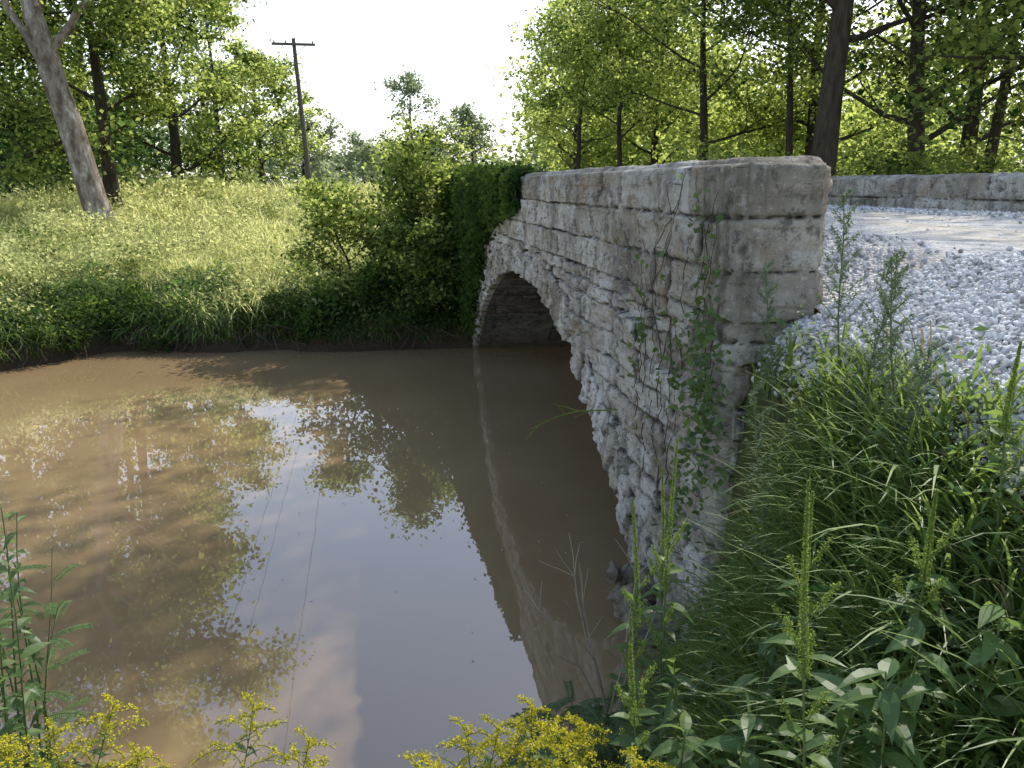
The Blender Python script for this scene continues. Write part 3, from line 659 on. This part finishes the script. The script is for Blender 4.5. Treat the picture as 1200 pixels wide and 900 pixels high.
for (x,y,zt,lx,ly) in [(-1.12,2.55,1.22,-.1,.1),(-.98,2.5,1.28,.12,.1),(-1.25,2.3,1.28,.05,.15),(-.5,2.35,1.34,.14,.1),(-1.4,2.75,1.05,.1,0),(-.85,2.4,1.18,.1,.1),(-.3,2.3,1.22,.1,.1),(-1.05,2.3,1.2,-.1,.1),
    (.28,2.15,1.30,.12,.1),(.42,2.2,1.33,.05,.12),(.5,2.05,1.36,-.12,.1),(.15,2.2,1.22,-.12,.05),(.68,1.9,1.38,.1,.05),(.78,1.85,1.36,.08,.1),(.36,2.3,1.2,.2,.05),(.58,2.15,1.28,.05,.1),(.05,2.15,1.2,.05,.1),(.25,2.35,1.18,0,.1),(.62,2.3,1.2,.1,.1)]:
    z=hz(x,y);stemplant('goldenrod_plant',x-lx*.7,y-ly*.7,max(.35,zt-z),'gold',(lx,ly),gi,.09,34);gi+=1
for (x,y,zt,lx,ly) in [(.98,1.5,2.38,-.03,.06),(1.02,2.55,2.14,.02,.05),(1.1,2.7,2.0,-.08,0),(.92,2.5,1.95,-.06,.05),(1.2,2.0,2.15,.06,.05),(1.4,1.75,2.25,.05,.02),(.78,2.1,1.75,-.04,.03),(1.75,1.9,2.6,.04,.04)]:
    stemplant('ragweed_plant',x,y,zt-hz(x,y),'rag',(lx,ly),gi,.11,28);gi+=1
for (x,y,zt,lx,ly) in [(1.9,2.6,2.78,-.06,.05),(2.0,3.15,3.0,-.05,.03),(1.95,2.85,2.75,.1,.05),(1.75,2.4,2.5,.12,0),(1.85,3.4,2.7,-.1,0),(1.5,2.7,2.3,-.1,.05)]:
    stemplant('mugwort_plant',x,y,zt-hz(x,y),'sage',(lx,ly),gi,.06,30);gi+=1
for (x,y,h_,L) in [(.95,1.75,.7,.13),(1.08,1.6,.75,.14),(1.15,1.45,.75,.13),(.85,2.05,.8,.12),(1.0,2.25,.8,.11),(1.3,1.6,.6,.13),(1.25,2.2,.6,.11),(.78,1.6,.55,.12),(1.45,1.5,.55,.12),(1.35,1.85,.55,.12),(1.1,2.0,.6,.12),(.72,1.85,.65,.11),(.9,2.35,.75,.10),
    (-1.42,3.0,1.35,.12),(-1.6,3.2,1.55,.10),(-1.5,2.8,1.1,.12),(-1.3,2.45,.55,.13),(-1.9,3.5,1.6,.1),(-1.65,3.0,1.3,.12),(-1.3,2.2,.45,.14),(-2.0,3.7,1.6,.1),(-1.75,3.4,1.4,.10),(-1.55,3.4,1.4,.08),(-1.7,3.6,1.55,.08),(-1.85,3.8,1.5,.08),(-1.5,2.6,.8,.12),(-1.62,3.35,1.6,.07),(-1.72,3.5,1.7,.07),
    (1.2,3.1,.5,.08),(1.4,3.3,.55,.08),(1.55,3.2,.6,.07),(1.05,2.9,.5,.09),(1.2,2.7,.55,.09),(1.4,2.9,.5,.09)]:
    stemplant('broadleaf_weed',x,y,h_,'broad',(R.normal()*.06,R.normal()*.06),gi,L,26);gi+=1
for (x,y,h_) in [(.6,2.9,.5),(.75,3.0,.55),(.9,3.05,.5),(.5,2.7,.45),(1.0,3.15,.55),(.7,2.6,.5),(.35,2.6,.4),(1.1,3.3,.5),(1.25,3.45,.5),(.85,2.8,.5),(.65,3.1,.6),(.8,3.15,.65),(.55,3.05,.6),(.95,3.25,.65),(.7,3.2,.55),(-1.55,3.3,1.1),(-1.8,3.2,1.5),(-1.6,3.5,1.35)]:
    stemplant('partridge_pea_plant',x,y,h_,'fine',(R.normal()*.08+.03,R.normal()*.05+.1),gi,.2,0);gi+=1
rt=np.random.default_rng(15);a=Acc()
for (p,d,L) in [((1.0,3.25,.6),(-.12,.05,.9),.85),((1.02,3.2,.55),(.08,.1,.9),.9),((.98,3.25,.55),(-.35,0,.7),.65),((1.05,3.2,.55),(.25,.1,.9),.7),((1.0,3.2,.55),(-.2,.1,.8),.75)]:
    Q=path(p,d,L,8,0,rt,.0,.07);tube(a,Q,np.linspace(.005,.0014,9),5)
    for m in range(5):
        k=rt.integers(3,8);S=path(Q[k],unit(Q[-1]-Q[0])+rt.normal(size=3)*.4,L*.22,4,0,rt,0,.08);tube(a,S,np.linspace(.0025,.001,5),4)
a.build('dead_twigs',[M_twig])
a=Acc();Q=path((WX-.06,5.6,1.35),(-.9,-.15,.1),.75,7,0,rt,-.02,.1);tube(a,Q,np.linspace(.007,.003,8),5)
for m in range(5): S=path(Q[m+2],(-.6,rt.normal()*.5,rt.normal()*.5+.1),.16,3,0,rt);tube(a,S,np.linspace(.004,.002,4),4)
a.build('overhanging_sprig',[M_bud])
a=Acc()
for k in range(18):
    y_=R.uniform(3.9,5.2);z_=R.uniform(.9,2.3);Q=[np.array([WX-.085,y_,z_])];d=np.array([R.normal()*.3,1.])
    for s_ in range(18):
        d=unit(d+R.normal(size=2)*.2+np.array([0,.1]));nxt=Q[-1]+np.array([0,d[0],d[1]])*.07
        if nxt[2]>TOP-.03 or nxt[1]<Y0+.02: break
        Q.append(nxt)
    Q=np.array(Q)
    if len(Q)>3:
        dd,_,_=blockfun(Q[:,1],Q[:,2],True);Q[:,0]=WX-dd-.006;tube(a,Q,np.linspace(.004,.0015,len(Q)),5,0)
        n=int(R.integers(0,9));ii=R.integers(0,len(Q),n)
        if n:
            C=Q[ii]+R.normal(size=(n,3))*np.array([.015,.06,.06]);C[:,0]=np.minimum(C[:,0],WX-.1)
            s=R.uniform(.03,.06,n);diamonds(a,C,s,s*.8,np.clip(R.normal(.6,.2,n),0,1),1,.1)
for (yc_,zc_,n,sy,sz) in [(3.95,2.2,150,.1,.3),(3.85,1.8,200,.12,.25),(4.3,1.95,50,.12,.12),(4.9,2.1,30,.12,.06),(4.1,1.2,120,.15,.2)]:
    C=np.stack([WX-.11-np.abs(R.normal(0,.03,n)),yc_+R.normal(0,sy,n),zc_+R.normal(0,sz,n)],1);s=R.uniform(.03,.065,n)
    diamonds(a,C,s,s*.7,np.clip(R.normal(.5,.2,n),0,1),1,.1)
a.build('creeper_vine',[M_vine,M_weed])
a=Acc();P=[];S=[]
for k in range(30):
    P.append((WX-.06-abs(R.normal())*.10,R.uniform(3.9,5.0),R.uniform(-.05,.35)));S.append(R.uniform(.06,.14))
stones(a,np.array(P),np.array(S),R.uniform(.0,.4,len(P)))
a.build('fallen_rubble',[M_rub])
a=Acc();n=200;x=R.uniform(-4,1.7,n);y=R.uniform(4.5,13,n);C=np.stack([x,y,0*x+.006],1);th=R.uniform(0,6.28,n);s=R.uniform(.004,.014,n)
A=np.stack([np.cos(th),np.sin(th),0*th],1)*s[:,None];B=np.stack([-np.sin(th),np.cos(th),0*th],1)*s[:,None]*.6
a.add(np.stack([C-A,C+B,C+A,C-B],1),np.arange(n*4).reshape(n,4));a.build('floating_debris',[M_dark])

# ------------------------------------------------------------------ utility pole and wires
def pole(x,y,h):
    a=Acc();z=float(H(x,y))-.3
    t=np.linspace(0,1,6);P=np.stack([x-.5*t+.5,y+0*t,z+h*t],1);tube(a,P,np.linspace(.16,.11,6),12,0)
    top=P[-1];zc=top[2]-.35
    def box(c,s,m=0):
        c=np.array(c);s=np.array(s)/2;v=np.array([(i,j,k) for i in(-1,1) for j in(-1,1) for k in(-1,1)])*s+c
        a.add(v,[(0,1,3,2),(4,6,7,5),(0,4,5,1),(2,3,7,6),(0,2,6,4),(1,5,7,3)],m)
    box((top[0],y-.16,zc),(2.5,.11,.14))
    for sx_ in (-1,1):
        tube(a,[(top[0]+sx_*.7,y-.16,zc-.05),(top[0],y-.16,zc-.75)],.02,5,0)
    for dx in (-1.1,-.45,1.1): 
        tube(a,[(top[0]+dx,y-.16,zc+.06),(top[0]+dx,y-.16,zc+.14),(top[0]+dx,y-.16,zc+.22)],[.03,.05,.02],8,1)
    a.build('utility_pole',[M_wood,M_glass]);return top,zc
t1,z1=pole(-4.3,52,9.5);t2,z2=pole(-3.2,-26,10.4)
a=Acc()
for dx in (-1.1,-.45,1.1):
    s=np.linspace(0,1,50)
    Pp=np.stack([t1[0]+dx+(t2[0]-t1[0])*s,t1[1]+(t2[1]-t1[1])*s,z1+.22+(z2-z1)*s-1.0*4*s*(1-s)],1);tube(a,Pp,.007,4)
a.build('power_line',[M_wire])

# ------------------------------------------------------------------ light, sky, camera
EL=math.radians(46);AZ=math.radians(42)   # from +Y towards +X
sd=Vector((math.sin(AZ)*math.cos(EL),math.cos(AZ)*math.cos(EL),math.sin(EL)))
sl=bpy.data.lights.new('sun','SUN');sl.energy=5;sl.angle=math.radians(.53);sl.color=(1,.95,.86)
so=bpy.data.objects.new('sun',sl);so.rotation_euler=sd.to_track_quat('Z','Y').to_euler();so.location=sd*60;scene.collection.objects.link(so)
w=bpy.data.worlds.new('World');scene.world=w;w.use_nodes=True;nt=w.node_tree;nt.nodes.clear()
sk=nt.nodes.new('ShaderNodeTexSky');sk.sky_type='NISHITA';sk.sun_disc=False;sk.sun_elevation=EL;sk.sun_rotation=AZ
sk.air_density=1.0;sk.dust_density=2.0;sk.ozone_density=1.0;sk.altitude=100
bg=nt.nodes.new('ShaderNodeBackground');bg.inputs[1].default_value=.15;ow=nt.nodes.new('ShaderNodeOutputWorld')
nt.links.new(sk.outputs[0],bg.inputs[0])
# bright summer haze, thickest at the horizon
tc=nt.nodes.new('ShaderNodeTexCoord');sp=nt.nodes.new('ShaderNodeSeparateXYZ');nt.links.new(tc.outputs['Generated'],sp.inputs[0])
rp=nt.nodes.new('ShaderNodeValToRGB');nt.links.new(sp.outputs[2],rp.inputs[0])
e=rp.color_ramp.elements
for p_,c_ in ((0,(1,.99,.96)),(.22,(.95,.96,.97)),(.42,(.40,.49,.70)),(.7,(.10,.16,.30)),(1,(.04,.08,.18))):
    if p_ in (0,1): el_=e[0] if p_==0 else e[len(e)-1]
    else: el_=e.new(p_)
    el_.color=(*c_,1)
hb=nt.nodes.new('ShaderNodeBackground');hb.inputs[1].default_value=1.0;nt.links.new(rp.outputs[0],hb.inputs[0])
ads=nt.nodes.new('ShaderNodeAddShader');nt.links.new(bg.outputs[0],ads.inputs[0]);nt.links.new(hb.outputs[0],ads.inputs[1]);nt.links.new(ads.outputs[0],ow.inputs[0])
cd=bpy.data.cameras.new('camera');cd.sensor_width=36;cd.lens=28;cd.clip_start=.05;cd.clip_end=6000
co=bpy.data.objects.new('camera',cd);co.location=(0,0,3.0);co.rotation_euler=(math.radians(90-14),0,math.radians(-9.6));scene.collection.objects.link(co)
scene.camera=co
scene.view_settings.view_transform='Standard';scene.view_settings.look='None';scene.view_settings.exposure=0
